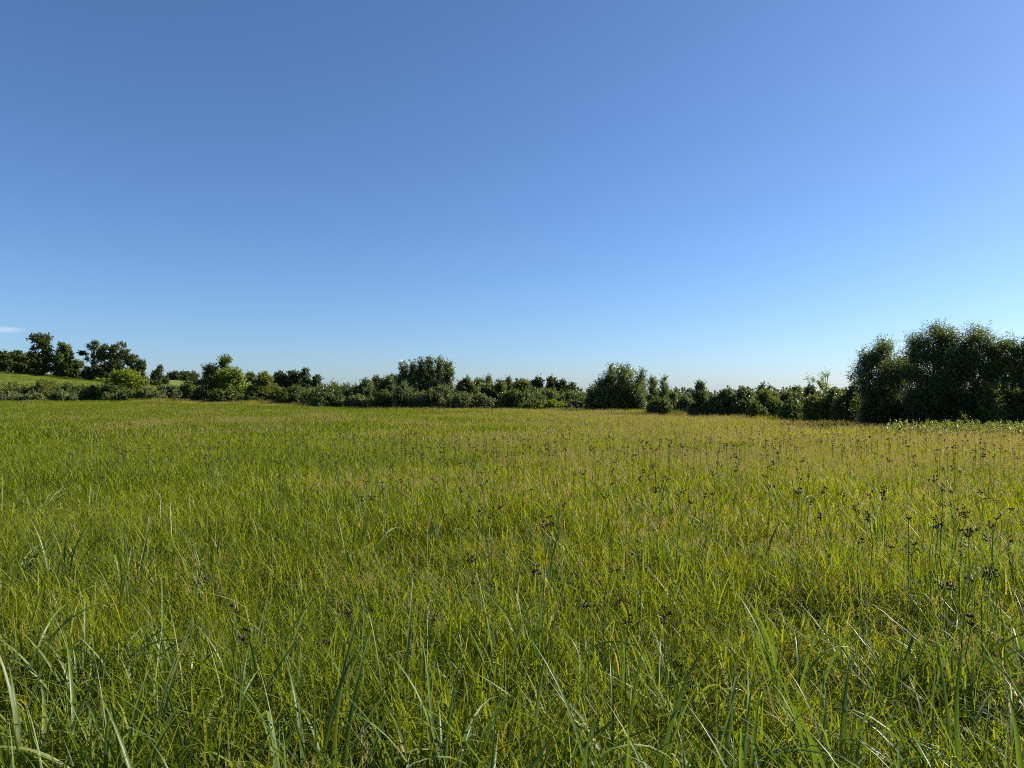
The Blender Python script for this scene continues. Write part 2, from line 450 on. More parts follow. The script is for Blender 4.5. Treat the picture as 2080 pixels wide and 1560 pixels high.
# --- left bank below the hill
T('willow_bush', 'bright yellow-green rounded willow bush below the hilltop trees', 'bush', G_BANK, 204, 302, 744, 803, 128, 'x', 'yellow', .20, lai=2.6, up=.9, stems=4,
  lobes=[(0, .82, .24, .16), (-.14, .72, .22, .18), (.14, .70, .2, .16), (.30, .55, .2, .18), (-.30, .5, .2, .18), (0, .5, .34, .28), (.34, .3, .2, .2), (-.3, .25, .28, .2), (.05, .2, .4, .2)])
T('shrub', 'dark low shrub at the left foot of the yellow-green willow bush', 'shrub', G_BANK, 196, 252, 778, 806, 124, 'shrub', 'dark', .17)
for x0, x1, tp, bs, dp, fo, lb in (
    (-20, 60, 773, 800, 135, 'olive', 'olive shrub at the left border below the pasture slope'),
    (48, 120, 768, 799, 134, 'olive', 'tallest olive shrub below the pasture slope on the left'),
    (108, 175, 776, 800, 132, 'mid', 'green shrub right of the tallest olive one below the slope'),
    (160, 216, 783, 803, 127, 'mid', 'low green shrub left of the yellow-green willow bush'),
    (-25, 48, 795, 812, 119, 'grey', 'grey-green low bush at the left border of the meadow edge'),
    (40, 92, 797, 811, 118, 'grey', 'grey-green low bush second from the left at the meadow edge'),
    (104, 156, 793, 812, 117, 'grey', 'grey-green bush third from the left at the meadow edge'),
    (216, 292, 793, 813, 116, 'mid', 'low green bush in front of the yellow-green willow bush'),
    (276, 330, 785, 813, 117, 'grey', 'grey-green bush at the right foot of the yellow-green willow'),
    (318, 366, 779, 806, 122, 'grey', 'round grey-green shrub midway between the two bright green trees'),
    (352, 408, 772, 806, 123, 'mid', 'leafy green shrub just left of the leaning bright green tree')):
    T('shrub', lb, 'shrub', G_BANK, x0, x1, tp, bs, dp, 'shrub', fo, .17, lai=2.5, up=.8, stems=3)
# --- the two-toned willows
T('willow_tree', 'leaning willow with a tuft of leaves at the top right', 'tree', G_EDGE, 398, 480, 722, 806, 112, 'x', 'mid', .17, lai=2.2, up=.7, stems=3, rad=.13,
  lobes=[(.26, .95, .11, .045), (.34, .93, .08, .03), (.18, .84, .12, .07), (.0, .74, .13, .07), (-.12, .76, .12, .06), (.22, .70, .13, .08), (-.2, .62, .14, .08), (.04, .58, .18, .1),
         (.24, .52, .16, .12), (-.14, .46, .18, .1), (-.38, .52, .10, .045), (-.42, .46, .08, .04), (-.32, .40, .09, .05), (0, .3, .3, .16), (.26, .26, .2, .2), (-.1, .12, .3, .12)])
T('willow_tree', 'light yellow-green willow at the right side of the leaning one', 'tree', G_EDGE, 444, 502, 748, 807, 110, 'round', 'yellow', .17, lai=2.5, up=.7, stems=3)
T('shrub', 'dark round shrub at the foot of the leaning willow', 'shrub', G_EDGE, 396, 440, 782, 808, 108, 'shrub', 'dark', .16)
T('shrub', 'low green shrub below the light yellow-green willow', 'shrub', G_EDGE, 436, 496, 788, 811, 106, 'shrub', 'mid', .16)
T('oak_tree', 'dark tree between the light willow and the yellowish sapling', 'tree', G_EDGE, 490, 530, 757, 800, 128, 'round', 'dark', .2)
T('shrub', 'dark pointed shrub in front of the yellowish sapling', 'shrub', G_EDGE, 492, 538, 775, 811, 104, 'conical', 'mid', .16)
T('sapling', 'yellowish olive sapling standing before the dark far copse', 'tree', G_EDGE, 520, 560, 757, 811, 105, 'round', 'olive', .16, lai=2.2, up=.8)
# --- dark copse behind
for x0, x1, tp, lb in ((544, 590, 754, 'leftmost tree of the dark far copse left of the poplar clump'), (580, 616, 751, 'second tree of the dark far copse'),
                       (604, 636, 748, 'tallest tree of the dark far copse'), (628, 655, 761, 'lowest tree at the right end of the dark far copse')):
    T('far_tree', lb, 'tree', G_FAR, x0, x1, tp, 800, 190, 'round', 'far', .3, lai=3)
# --- the hedge between the copse and the poplar clump
for x0, x1, tp, bs, dp, fo, lb in (
    (548, 590, 790, 812, 100, 'mid', 'low green shrub under the left end of the far copse'),
    (566, 628, 784, 814, 97, 'mid', 'rounded green shrub with a domed top under the far copse'),
    (598, 646, 792, 814, 98, 'olive', 'olive-green shrub right of the domed shrub under the copse'),
    (626, 734, 771, 818, 94, 'poplar', 'wide dark domed shrub right of the far copse'),
    (640, 702, 796, 820, 88, 'mid', 'small rounded shrub in front of the wide dark domed shrub'),
    (716, 766, 770, 818, 92, 'poplar', 'upright dark shrub right of the wide domed one'),
    (742, 784, 765, 818, 95, 'mid', 'taller shrub third left of the poplar clump'),
    (766, 816, 764, 820, 91, 'poplar', 'leafy shrub touching the left side of the poplar clump'),
    (700, 752, 801, 820, 87, 'grey', 'low greyish shrub in front of the hedge left of the poplars'),
    (752, 812, 791, 822, 86, 'mid', 'lower shrub at the left foot of the poplar clump')):
    T('shrub', lb, 'shrub', G_EDGE, x0, x1, tp, bs, dp, 'shrub', fo, .125, lai=2.4, up=.8, stems=3)
T('far_tree', 'round far treetop peeping over the hedge left of the poplars', 'tree', G_FAR, 784, 815, 761, 800, 170, 'round', 'far', .28)
# --- poplar clump in the middle
T('poplar_clump', 'tall dark many-stemmed poplar clump left of the middle of the skyline', 'tree', G_EDGE, 808, 924, 731, 826, 84, 'x', 'poplar', .165, lai=3.0, up=1.9, spray=.85, stems=7, rad=.1, cap=50000,
  lobes=[(-.40, .80, .085, .09), (-.43, .60, .10, .14), (-.25, .84, .075, .08), (-.26, .62, .12, .16), (-.07, .91, .065, .07), (-.08, .72, .11, .14), (.07, .94, .075, .07), (.08, .74, .11, .15),
         (.24, .92, .06, .08), (.24, .72, .10, .15), (.40, .86, .06, .08), (.42, .66, .09, .15), (-.2, .40, .22, .2), (.1, .42, .24, .22), (.36, .42, .14, .2), (-.3, .2, .18, .2), (0, .2, .26, .2), (.3, .2, .2, .2)])
for x0, x1, tp, lb in ((804, 838, 780, 'leafy sapling shrub at the left foot of the dark poplar clump'), (836, 872, 795, 'leafy sapling shrub before the middle of the dark poplar clump'),
                       (870, 914, 785, 'leafy sapling shrub at the right foot of the dark poplar clump'), (918, 956, 798, 'leafy sapling shrub just right of the dark poplar clump')):
    T('sapling_shrub', lb, 'shrub', G_EDGE, x0, x1, tp, 827, 80.5, 'poplar', 'grey', .115, lai=1.7, up=1.2, spray=.5, stems=5, rad=.03)
# --- hedge right of the poplar clump
for x0, x1, tp, bs, dp, fo, kd, lb in (
    (914, 972, 768, 826, 88, 'mid', 'shrub', 'green shrub against the right side of the poplar clump'),
    (956, 1006, 767, 826, 90, 'poplar', 'round', 'bushy tree second right of the poplar clump'),
    (980, 1004, 765, 800, 93, 'mid', 'conical', 'feathery pointed treetop above the hedge right of the poplars'),
    (996, 1040, 770, 826, 90, 'poplar', 'shrub', 'dark shrub left of the big domed hedge shrub'),
    (1022, 1046, 768, 810, 97, 'mid', 'conical', 'small pointed treetop behind the big domed shrub'),
    (1034, 1080, 771, 815, 98, 'mid', 'round', 'round tree behind the big domed shrub'),
    (950, 1010, 801, 827, 82, 'grey', 'shrub', 'low greyish shrub before the hedge right of the poplars'),
    (1004, 1098, 782, 828, 83, 'mid', 'shrub', 'big domed green shrub in the middle of the hedge'),
    (1072, 1146, 787, 820, 92, 'grey', 'shrub', 'smooth domed grey-green shrub right of the big domed one'),
    (1132, 1200, 792, 828, 84, 'mid', 'shrub', 'green shrub left of the second poplar clump'),
    (1056, 1110, 811, 829, 81, 'mid', 'shrub', 'low shrub at the right foot of the big domed one'),
    (1098, 1144, 813, 828, 80, 'yellow', 'shrub', 'low light green bush in the dip between the two clumps'),
    (1150, 1206, 810, 829, 80, 'poplar', 'shrub', 'low dark shrub left of the second poplar clump')):
    T('shrub' if kd == 'shrub' else 'small_tree', lb, 'shrub' if kd == 'shrub' else 'tree', G_EDGE, x0, x1, tp, bs, dp, kd, fo, .125, lai=2.4, up=.8, stems=3)
for x0, x1, tp, lb in ((1076, 1110, 764, 'left of the two tall dark treetops behind the domed shrubs'), (1106, 1138, 765, 'right of the two tall dark treetops behind the domed shrubs'),
                       (1130, 1156, 771, 'dark treetop just right of the two tall ones'), (1144, 1178, 778, 'lowest dark treetop right of the two tall ones'), (1040, 1080, 772, 'dark treetop left of the two tall ones behind the hedge')):
    T('far_tree', lb, 'tree', G_FAR, x0, x1, tp, 805, 165, 'round', 'far', .27, lai=3)
for x0, x1, tp, bs, dp, fo, lb in (
    (590, 730, 780, 818, 101, 'mid', 'wide green shrub at the back of the hedge below the dark copse'),
    (690, 830, 771, 820, 99, 'grey', 'wide greyish shrub at the back of the hedge left of the poplars'),
    (905, 1050, 775, 824, 97, 'mid', 'wide green shrub at the back of the hedge right of the poplars'),
    (1000, 1160, 785, 824, 100, 'poplar', 'wide dull green shrub behind the big domed hedge shrub'),
    (1100, 1215, 793, 826, 95, 'mid', 'wide low shrub at the back of the dip between the clumps')):
    T('shrub', lb, 'shrub', G_EDGE, x0, x1, tp, bs, dp, 'shrub', fo, .13, lai=2.2, up=.8, stems=3)
# --- second poplar clump and the saplings right of it
T('poplar_clump', 'wide dark poplar clump right of the middle with a slope on its left', 'tree', G_EDGE, 1192, 1318, 747, 830, 74, 'x', 'poplar', .150, lai=2.4, up=1.5, spray=.75, stems=7, rad=.09, cap=50000,
  lobes=[(-.12, .93, .07, .07), (-.14, .76, .10, .12), (.04, .94, .06, .06), (.12, .95, .06, .06), (.08, .76, .12, .14), (.22, .84, .07, .1), (.38, .82, .06, .09), (.38, .62, .10, .14), (.46, .56, .06, .1),
         (-.26, .64, .11, .12), (-.38, .45, .11, .12), (-.46, .26, .08, .14), (0, .5, .22, .2), (-.2, .36, .2, .2), (.24, .46, .2, .2), (0, .2, .3, .2), (.32, .2, .16, .2), (-.34, .14, .16, .14)])
T('young_poplar', 'slender light tree with bare lower stems beside the second poplar clump', 'tree', G_EDGE, 1312, 1340, 764, 834, 63, 'x', 'mid', .078, lai=1.9, up=.7, stems=2, rad=.06,
  lobes=[(-.1, .92, .24, .07), (.1, .84, .3, .08), (-.1, .72, .28, .08), (.2, .62, .22, .07), (-.2, .5, .2, .08), (.1, .42, .3, .07), (-.2, .2, .26, .1), (.2, .16, .26, .1)])
T('young_poplar', 'slender light tree with a nodding tip right of its twin', 'tree', G_EDGE, 1334, 1360, 760, 834, 62, 'x', 'mid', .078, lai=1.9, up=.7, stems=2, rad=.06,
  lobes=[(.14, .95, .16, .05), (-.05, .86, .24, .07), (.12, .76, .32, .08), (.16, .64, .3, .08), (-.1, .52, .26, .08), (.1, .38, .3, .08), (-.2, .2, .3, .12), (.2, .14, .3, .12)])
for x0, x1, tp, bs, dp, fo, kd, lb in (
    (1308, 1362, 806, 834, 61, 'mid', 'shrub', 'low shrub at the foot of the slender twin trees'),
    (1352, 1386, 796, 834, 63, 'grey', 'shrub', 'thin greyish shrub right of the slender twin trees'),
    (1376, 1414, 801, 836, 60, 'grey', 'shrub', 'sparse greyish shrub before the far wooded ridge'),
    (1396, 1420, 818, 838, 57, 'olive', 'shrub', 'low grassy bush left of the small lone tree'),
    (1408, 1442, 778, 837, 57, 'poplar', 'conical', 'small lone tree with a pale ragged top before the ridge'),
    (1434, 1462, 804, 838, 56, 'mid', 'shrub', 'small green shrub right of the small lone tree'),
    (1454, 1502, 788, 840, 56, 'poplar', 'round', 'bushy dark tree right of the small lone tree'),
    (1486, 1534, 785, 841, 55, 'poplar', 'round', 'bushy tree with a pointed sprig in the right hedge'),
    (1522, 1550, 816, 842, 51, 'mid', 'shrub', 'low pale shrub at the meadow edge in the right hedge'),
    (1534, 1572, 782, 815, 60, 'poplar', 'conical', 'spiky treetop above the right hedge'),
    (1530, 1588, 797, 843, 52, 'mid', 'shrub', 'round shrub below the spiky treetop'),
    (1574, 1612, 796, 843, 53, 'poplar', 'shrub', 'dark shrub between the round shrub and the flat-topped tree'),
    (1590, 1636, 806, 845, 49, 'mid', 'shrub', 'green shrub below the flat-topped tree'),
    (1626, 1680, 805, 846, 47, 'olive', 'shrub', 'olive shrub below the sparse snag'),
    (1664, 1714, 788, 848, 47, 'mid', 'shrub', 'leafy shrub right of the sparse snag'),
    (1700, 1752, 782, 850, 45, 'mid', 'shrub', 'shrub at the left foot of the tall right-hand trees'),
    (1636, 1664, 779, 840, 54, 'dark', 'round', 'dark bushy tree behind the sparse snag'),
    (1436, 1540, 791, 842, 58, 'mid', 'shrub', 'wide low shrub behind the bushy dark tree'),
    (1495, 1605, 792, 842, 59, 'olive', 'shrub', 'wide olive shrub filling the hedge behind the round shrub'),
    (1575, 1685, 790, 845, 56, 'grey', 'shrub', 'wide greyish shrub filling the hedge behind the flat-topped tree'),
    (1645, 1765, 787, 848, 51, 'mid', 'shrub', 'wide green shrub filling the hedge left of the tall trees'),
    (1340, 1425, 802, 836, 66, 'mid', 'shrub', 'wide low shrub behind the sparse greyish one')):
    T('shrub' if kd == 'shrub' else 'small_tree', lb, 'shrub' if kd == 'shrub' else 'tree', G_RIGHT if x0 > 1440 else G_EDGE, x0, x1, tp, bs, dp, kd, fo, .095, lai=2.3, up=.8, stems=3)
T('flat_topped_tree', 'flat-topped tree like a small umbrella above the right hedge', 'tree', G_RIGHT, 1598, 1634, 783, 820, 62, 'x', 'mid', .10, lai=2.4, stems=1, rad=.07,
  lobes=[(0, .94, .26, .05), (-.25, .86, .22, .05), (.25, .85, .22, .05), (0, .76, .4, .08), (-.2, .6, .28, .1), (.22, .58, .28, .12), (0, .35, .4, .2)])
T('snag_tree', 'sparse snag with thin forked limbs and yellow-green leaves', 'tree', G_RIGHT, 1638, 1692, 752, 846, 52, 'x', 'yellow', .09, lai=1.5, up=.6, stems=1, rad=.07, bark='bark_pale',
  lobes=[(.24, .94, .07, .025), (.36, .97, .06, .02), (.16, .88, .07, .03), (-.22, .86, .07, .025), (-.36, .88, .05, .02), (-.06, .80, .07, .03), (.06, .74, .07, .04), (.24, .78, .08, .05), (.28, .66, .10, .06), (.22, .54, .14, .08), (.1, .42, .16, .08), (.24, .34, .2, .1)])
# --- tall trees at the right
T('aspen_tree', 'left tall tree of the right-hand group with a limb reaching left', 'tree', G_RIGHT, 1720, 1850, 690, 852, 41, 'x', 'poplar', .078, lai=1.8, up=.9, spray=.58, stems=3, rad=.10, cap=72000,
  lobes=[(.02, .92, .10, .08), (.18, .93, .10, .07), (.10, .80, .20, .12), (-.12, .80, .13, .1), (-.2, .66, .16, .1), (.3, .74, .15, .12), (.1, .6, .28, .14), (-.36, .56, .10, .035), (-.45, .60, .07, .03), (-.30, .47, .10, .05),
         (.36, .52, .14, .14), (-.16, .42, .18, .14), (.16, .38, .26, .16), (-.12, .2, .22, .18), (.25, .2, .25, .18)])
T('aspen_tree', 'tallest tree of the right-hand group with a broad dark crown', 'tree', G_RIGHT, 1832, 1962, 656, 854, 39.5, 'x', 'poplar', .078, lai=1.8, up=.9, spray=.58, stems=3, rad=.12, cap=84000,
  lobes=[(-.02, .95, .10, .045), (.12, .92, .10, .05), (.02, .86, .18, .08), (.24, .84, .14, .08), (-.20, .84, .10, .05), (-.36, .83, .12, .05), (-.42, .86, .07, .03), (-.3, .72, .17, .09), (.32, .72, .16, .1), (0, .70, .28, .12),
         (-.28, .54, .22, .12), (.28, .52, .22, .13), (0, .44, .3, .14), (-.3, .3, .22, .15), (.3, .28, .22, .16), (0, .18, .34, .17)])
T('aspen_tree', 'second tallest tree with a feathery double top at the right', 'tree', G_RIGHT, 1940, 2024, 664, 854, 39, 'x', 'poplar', .078, lai=1.7, up=1.1, spray=.6, stems=3, rad=.11, cap=64000,
  lobes=[(-.16, .94, .15, .045), (.14, .95, .16, .045), (0, .86, .26, .07), (.26, .82, .2, .08), (-.26, .80, .22, .08), (0, .7, .36, .12), (.28, .6, .26, .12), (-.24, .54, .3, .13), (.12, .42, .36, .14), (-.2, .26, .32, .16), (.2, .2, .34, .17)])
T('aspen_tree', 'rounded tree sloping down near the right border', 'tree', G_RIGHT, 2004, 2076, 682, 854, 38.5, 'x', 'mid', .078, lai=1.8, up=.9, spray=.55, stems=3, rad=.10, cap=60000,
  lobes=[(0, .93, .2, .05), (.2, .86, .22, .07), (-.22, .86, .22, .07), (.05, .76, .36, .1), (.3, .66, .22, .1), (-.28, .62, .28, .13), (.16, .5, .34, .14), (-.2, .38, .32, .14), (.2, .26, .34, .16), (-.1, .14, .38, .14)])
T('aspen_tree', 'tree cut by the right border of the picture', 'tree', G_RIGHT, 2054, 2160, 692, 856, 38, 'round', 'poplar', .078, lai=1.8, up=.9, spray=.58, stems=3, rad=.10, cap=56000)
T('aspen_shrub', 'light leafy shrub at the foot of the right-hand trees', 'shrub', G_RIGHT, 1982, 2064, 776, 855, 36.8, 'shrub', 'mid', .075, lai=2.0, up=.8, spray=.34, stems=4)
T('aspen_shrub', 'dark undergrowth shrub below the tallest right-hand tree', 'shrub', G_RIGHT, 1842, 1950, 790, 854, 38.6, 'shrub', 'dark', .08, lai=2.4, stems=4)
T('aspen_shrub', 'dark undergrowth shrub below the left tall tree of the right-hand group', 'shrub', G_RIGHT, 1740, 1850, 794, 851, 40.5, 'shrub', 'dark', .08, lai=2.4, stems=4)
T('aspen_shrub', 'dark undergrowth shrub at the right border of the picture', 'shrub', G_RIGHT, 2040, 2130, 786, 856, 36.4, 'shrub', 'dark', .08, lai=2.4, stems=4)

# --- far wooded ridge: one mass
def ridge():
    rng = np.random.default_rng(5)
    lob = []
    for i in range(230):
        y = rng.uniform(430, 560); x = rng.uniform(20, 420)
        r = rng.uniform(4, 7); h = rng.uniform(12.5, 16.5)
        lob.append((x, y, float(gz(x, y)) + h - r, r, r, r))
        lob.append((x + rng.normal() * 2, y, float(gz(x, y)) + h * .4, r * .9, r * .9, h * .4))
    L = lob
    me = crown_mesh('far_wood', [(a, b, c + 20, d, e, f) for a, b, c, d, e, f in L], .95, 1.3, .3, rng, 1.6, cap=70000)
    v = np.empty(len(me.vertices) * 3, np.float32); me.vertices.foreach_get('co', v); v[2::3] -= 20; me.vertices.foreach_set('co', v); me.update()
    o = link('far_wood', me, None, M['f_far'])
    tag(o, 'distant wooded ridge seen through the gaps of the right hedge', 'wood', kind='stuff')
ridge()

# ------------------------------------------------------------------ grass
def blades(n, half, h0, h1, w0, w1, segs, rng, lean=.25, curl=.35, dry=.06, pts=None, z0=None):
    """n tapering, bending blades over a square of half-size half"""
    if pts is None:
        pts = rng.uniform(-half, half, (n, 2))
    h = rng.uniform(h0, h1, n); w = rng.uniform(w0, w1, n)
    az = rng.uniform(0, 2 * np.pi, n)
    le = np.abs(rng.normal(0, lean, n)); cu = np.abs(rng.normal(0, curl, n))
    t = np.linspace(0, 1, segs + 1)[None]
    hor = h[:, None] * (le[:, None] * t + cu[:, None] * t ** 2.2)
    z = h[:, None] * (t - .42 * np.clip(cu, 0, 1.3)[:, None] * t ** 3)
    if z0 is not None: z = z + rng.uniform(z0[0], z0[1], n)[:, None]
    dx, dy = np.cos(az)[:, None], np.sin(az)[:, None]
    c = np.stack([pts[:, 0:1] + dx * hor, pts[:, 1:2] + dy * hor, z], -1)
    tw = az + np.pi / 2 + rng.normal(0, .7, n)
    sx = np.stack([np.cos(tw), np.sin(tw), np.zeros(n)], -1)[:, None]
    wd = (w[:, None] * .5 * np.clip(1.05 - t ** 2.2, .04, 1))[:, :, None]
    V = np.stack([c - sx * wd, c + sx * wd], 2).reshape(-1, 3)
    k = segs + 1
    b = (np.arange(n) * k * 2)[:, None] + (np.arange(segs) * 2)[None]
    Q = np.stack([b, b + 1, b + 3, b + 2], -1).reshape(-1, 4)
    col = np.zeros((n, k * 2, 3), np.float32)
    col[:, :, 0] = rng.uniform(0, 1, n)[:, None]
    col[:, :, 1] = np.repeat(t, 2, 1)
    col[:, :, 2] = (rng.uniform(0, 1, n) < dry)[:, None] * rng.uniform(.5, 1, n)[:, None]
    return V, Q, col.reshape(-1, 3)

def panicles(n, half, h0, h1, m, size, rng):
    """fine seed panicles: m tan slivers round the top of each of n stems"""
    pts = rng.uniform(-half, half, (n, 2)); h = rng.uniform(h0, h1, n)
    t = rng.uniform(0, 1, (n, m))
    ln = size * 4.5
    P = np.empty((n, m, 3))
    spread = size * (1.1 - t)
    a = rng.uniform(0, 6.28, (n, m))
    lean = rng.normal(0, .10, (n, 2))
    P[..., 0] = pts[:, 0:1] + lean[:, 0:1] * h[:, None] + np.cos(a) * spread
    P[..., 1] = pts[:, 1:2] + lean[:, 1:2] * h[:, None] + np.sin(a) * spread
    P[..., 2] = h[:, None] + (t - 1) * ln
    P = P.reshape(-1, 3)
    Nn = rng.normal(size=P.shape); Nn[:, 2] *= .3
    V, Q = leaves_from(P, Nn, size * 1.3, rng, .15, along=rng.normal(size=P.shape) * .28 + np.array([0, 0, 1.]))
    col = np.zeros((len(V), 3), np.float32); col[:, 0] = np.repeat(rng.uniform(0, 1, len(P)), 4)
    # thin stems
    sv, sq, sc = blades(n, half, .98, 1.0, .0016, .0022, 2, rng, lean=0, curl=0, dry=1, pts=pts)
    sv = sv.reshape(n, -1, 3); fz = sv[:, :, 2] * (h / .99)[:, None]
    sv[:, :, 0] += lean[:, 0:1] * fz; sv[:, :, 1] += lean[:, 1:2] * fz; sv[:, :, 2] = fz
    return (V, Q, col), (sv.reshape(-1, 3), sq, sc)

def patch(name, parts):
    """a patch of grass as an unlinked object used only as an instance; parts = [(V,Q,col,material)]"""
    V = np.concatenate([p[0] for p in parts]); c = np.concatenate([p[2] for p in parts])
    off = np.cumsum([0] + [len(p[0]) for p in parts[:-1]])
    Q = np.concatenate([p[1] + o for p, o in zip(parts, off)])
    me = mesh_np(name, V, Q, c)
    mats = []
    for p in parts:
        if p[3] not in mats: mats.append(p[3])
    for m in mats: me.materials.append(M[m])
    me.polygons.foreach_set('material_index', np.concatenate([np.full(len(p[1]), mats.index(p[3]), np.int32) for p in parts]))
    return bpy.data.objects.new(name, me)

def scatter(name, label, cat, protos, P, idx, rz, tilt, sc):
    """ONE stuff object whose points carry instances of the patches"""
    coll = bpy.data.collections.new(name + '_patches')
    for i, o in enumerate(protos):
        o.name = '%s_patch_%02d' % (name, i); coll.objects.link(o)
    me = bpy.data.meshes.new(name)
    me.vertices.add(len(P)); me.vertices.foreach_set('co', np.ascontiguousarray(P, np.float32).ravel())
    a = me.attributes.new('pick', 'INT', 'POINT'); a.data.foreach_set('value', np.ascontiguousarray(idx, np.int32))
    a = me.attributes.new('turn', 'FLOAT_VECTOR', 'POINT')
    r = np.zeros((len(P), 3), np.float32); r[:, 0] = tilt[:, 0]; r[:, 1] = tilt[:, 1]; r[:, 2] = rz
    a.data.foreach_set('vector', r.ravel())
    a = me.attributes.new('size', 'FLOAT_VECTOR', 'POINT'); a.data.foreach_set('vector', np.ascontiguousarray(sc, np.float32).ravel())
    o = link(name, me)
    ng = bpy.data.node_groups.new(name, 'GeometryNodeTree')
    ng.interface.new_socket('Geometry', in_out='INPUT', socket_type='NodeSocketGeometry')
    ng.interface.new_socket('Geometry', in_out='OUTPUT', socket_type='NodeSocketGeometry')
    N, L = ng.nodes, ng.links
    gi = N.new('NodeGroupInput'); go = N.new('NodeGroupOutput')
    ci = N.new('GeometryNodeCollectionInfo'); ci.inputs['Collection'].default_value = coll
    ci.inputs['Separate Children'].default_value = True; ci.inputs['Reset Children'].default_value = True
    ip = N.new('GeometryNodeInstanceOnPoints'); ip.inputs['Pick Instance'].default_value = True
    def attr(nm, ty):
        n = N.new('GeometryNodeInputNamedAttribute'); n.data_type = ty; n.inputs['Name'].default_value = nm
        return n.outputs['Attribute']
    er = N.new('FunctionNodeEulerToRotation'); L.new(attr('turn', 'FLOAT_VECTOR'), er.inputs[0])
    L.new(gi.outputs[0], ip.inputs['Points']); L.new(ci.outputs[0], ip.inputs['Instance'])
    L.new(attr('pick', 'INT'), ip.inputs['Instance Index']); L.new(er.outputs[0], ip.inputs['Rotation'])
    L.new(attr('size', 'FLOAT_VECTOR'), ip.inputs['Scale'])
    L.new(ip.outputs[0], go.inputs[0])
    md = o.modifiers.new('scatter', 'NODES'); md.node_group = ng
    tag(o, label, cat, kind='stuff')
    return o

# smooth value noise for zones of the meadow
def vnoise(x, y, s, seed):
    r = np.random.default_rng(seed).uniform(0, 1, (64, 64))
    x = np.asarray(x) / s + 100.3; y = np.asarray(y) / s + 70.7
    i, j = np.floor(x).astype(int), np.floor(y).astype(int); u, v = x - i, y - j
    u = u * u * (3 - 2 * u); v = v * v * (3 - 2 * v)
    g = lambda a, b: r[a % 64, b % 64]
    return (g(i, j) * (1 - u) + g(i + 1, j) * u) * (1 - v) + (g(i, j + 1) * (1 - u) + g(i + 1, j + 1) * u) * v

def in_view(x, y, marg=3.0):
    return np.abs(x) < .78 * np.maximum(y, 0) + marg

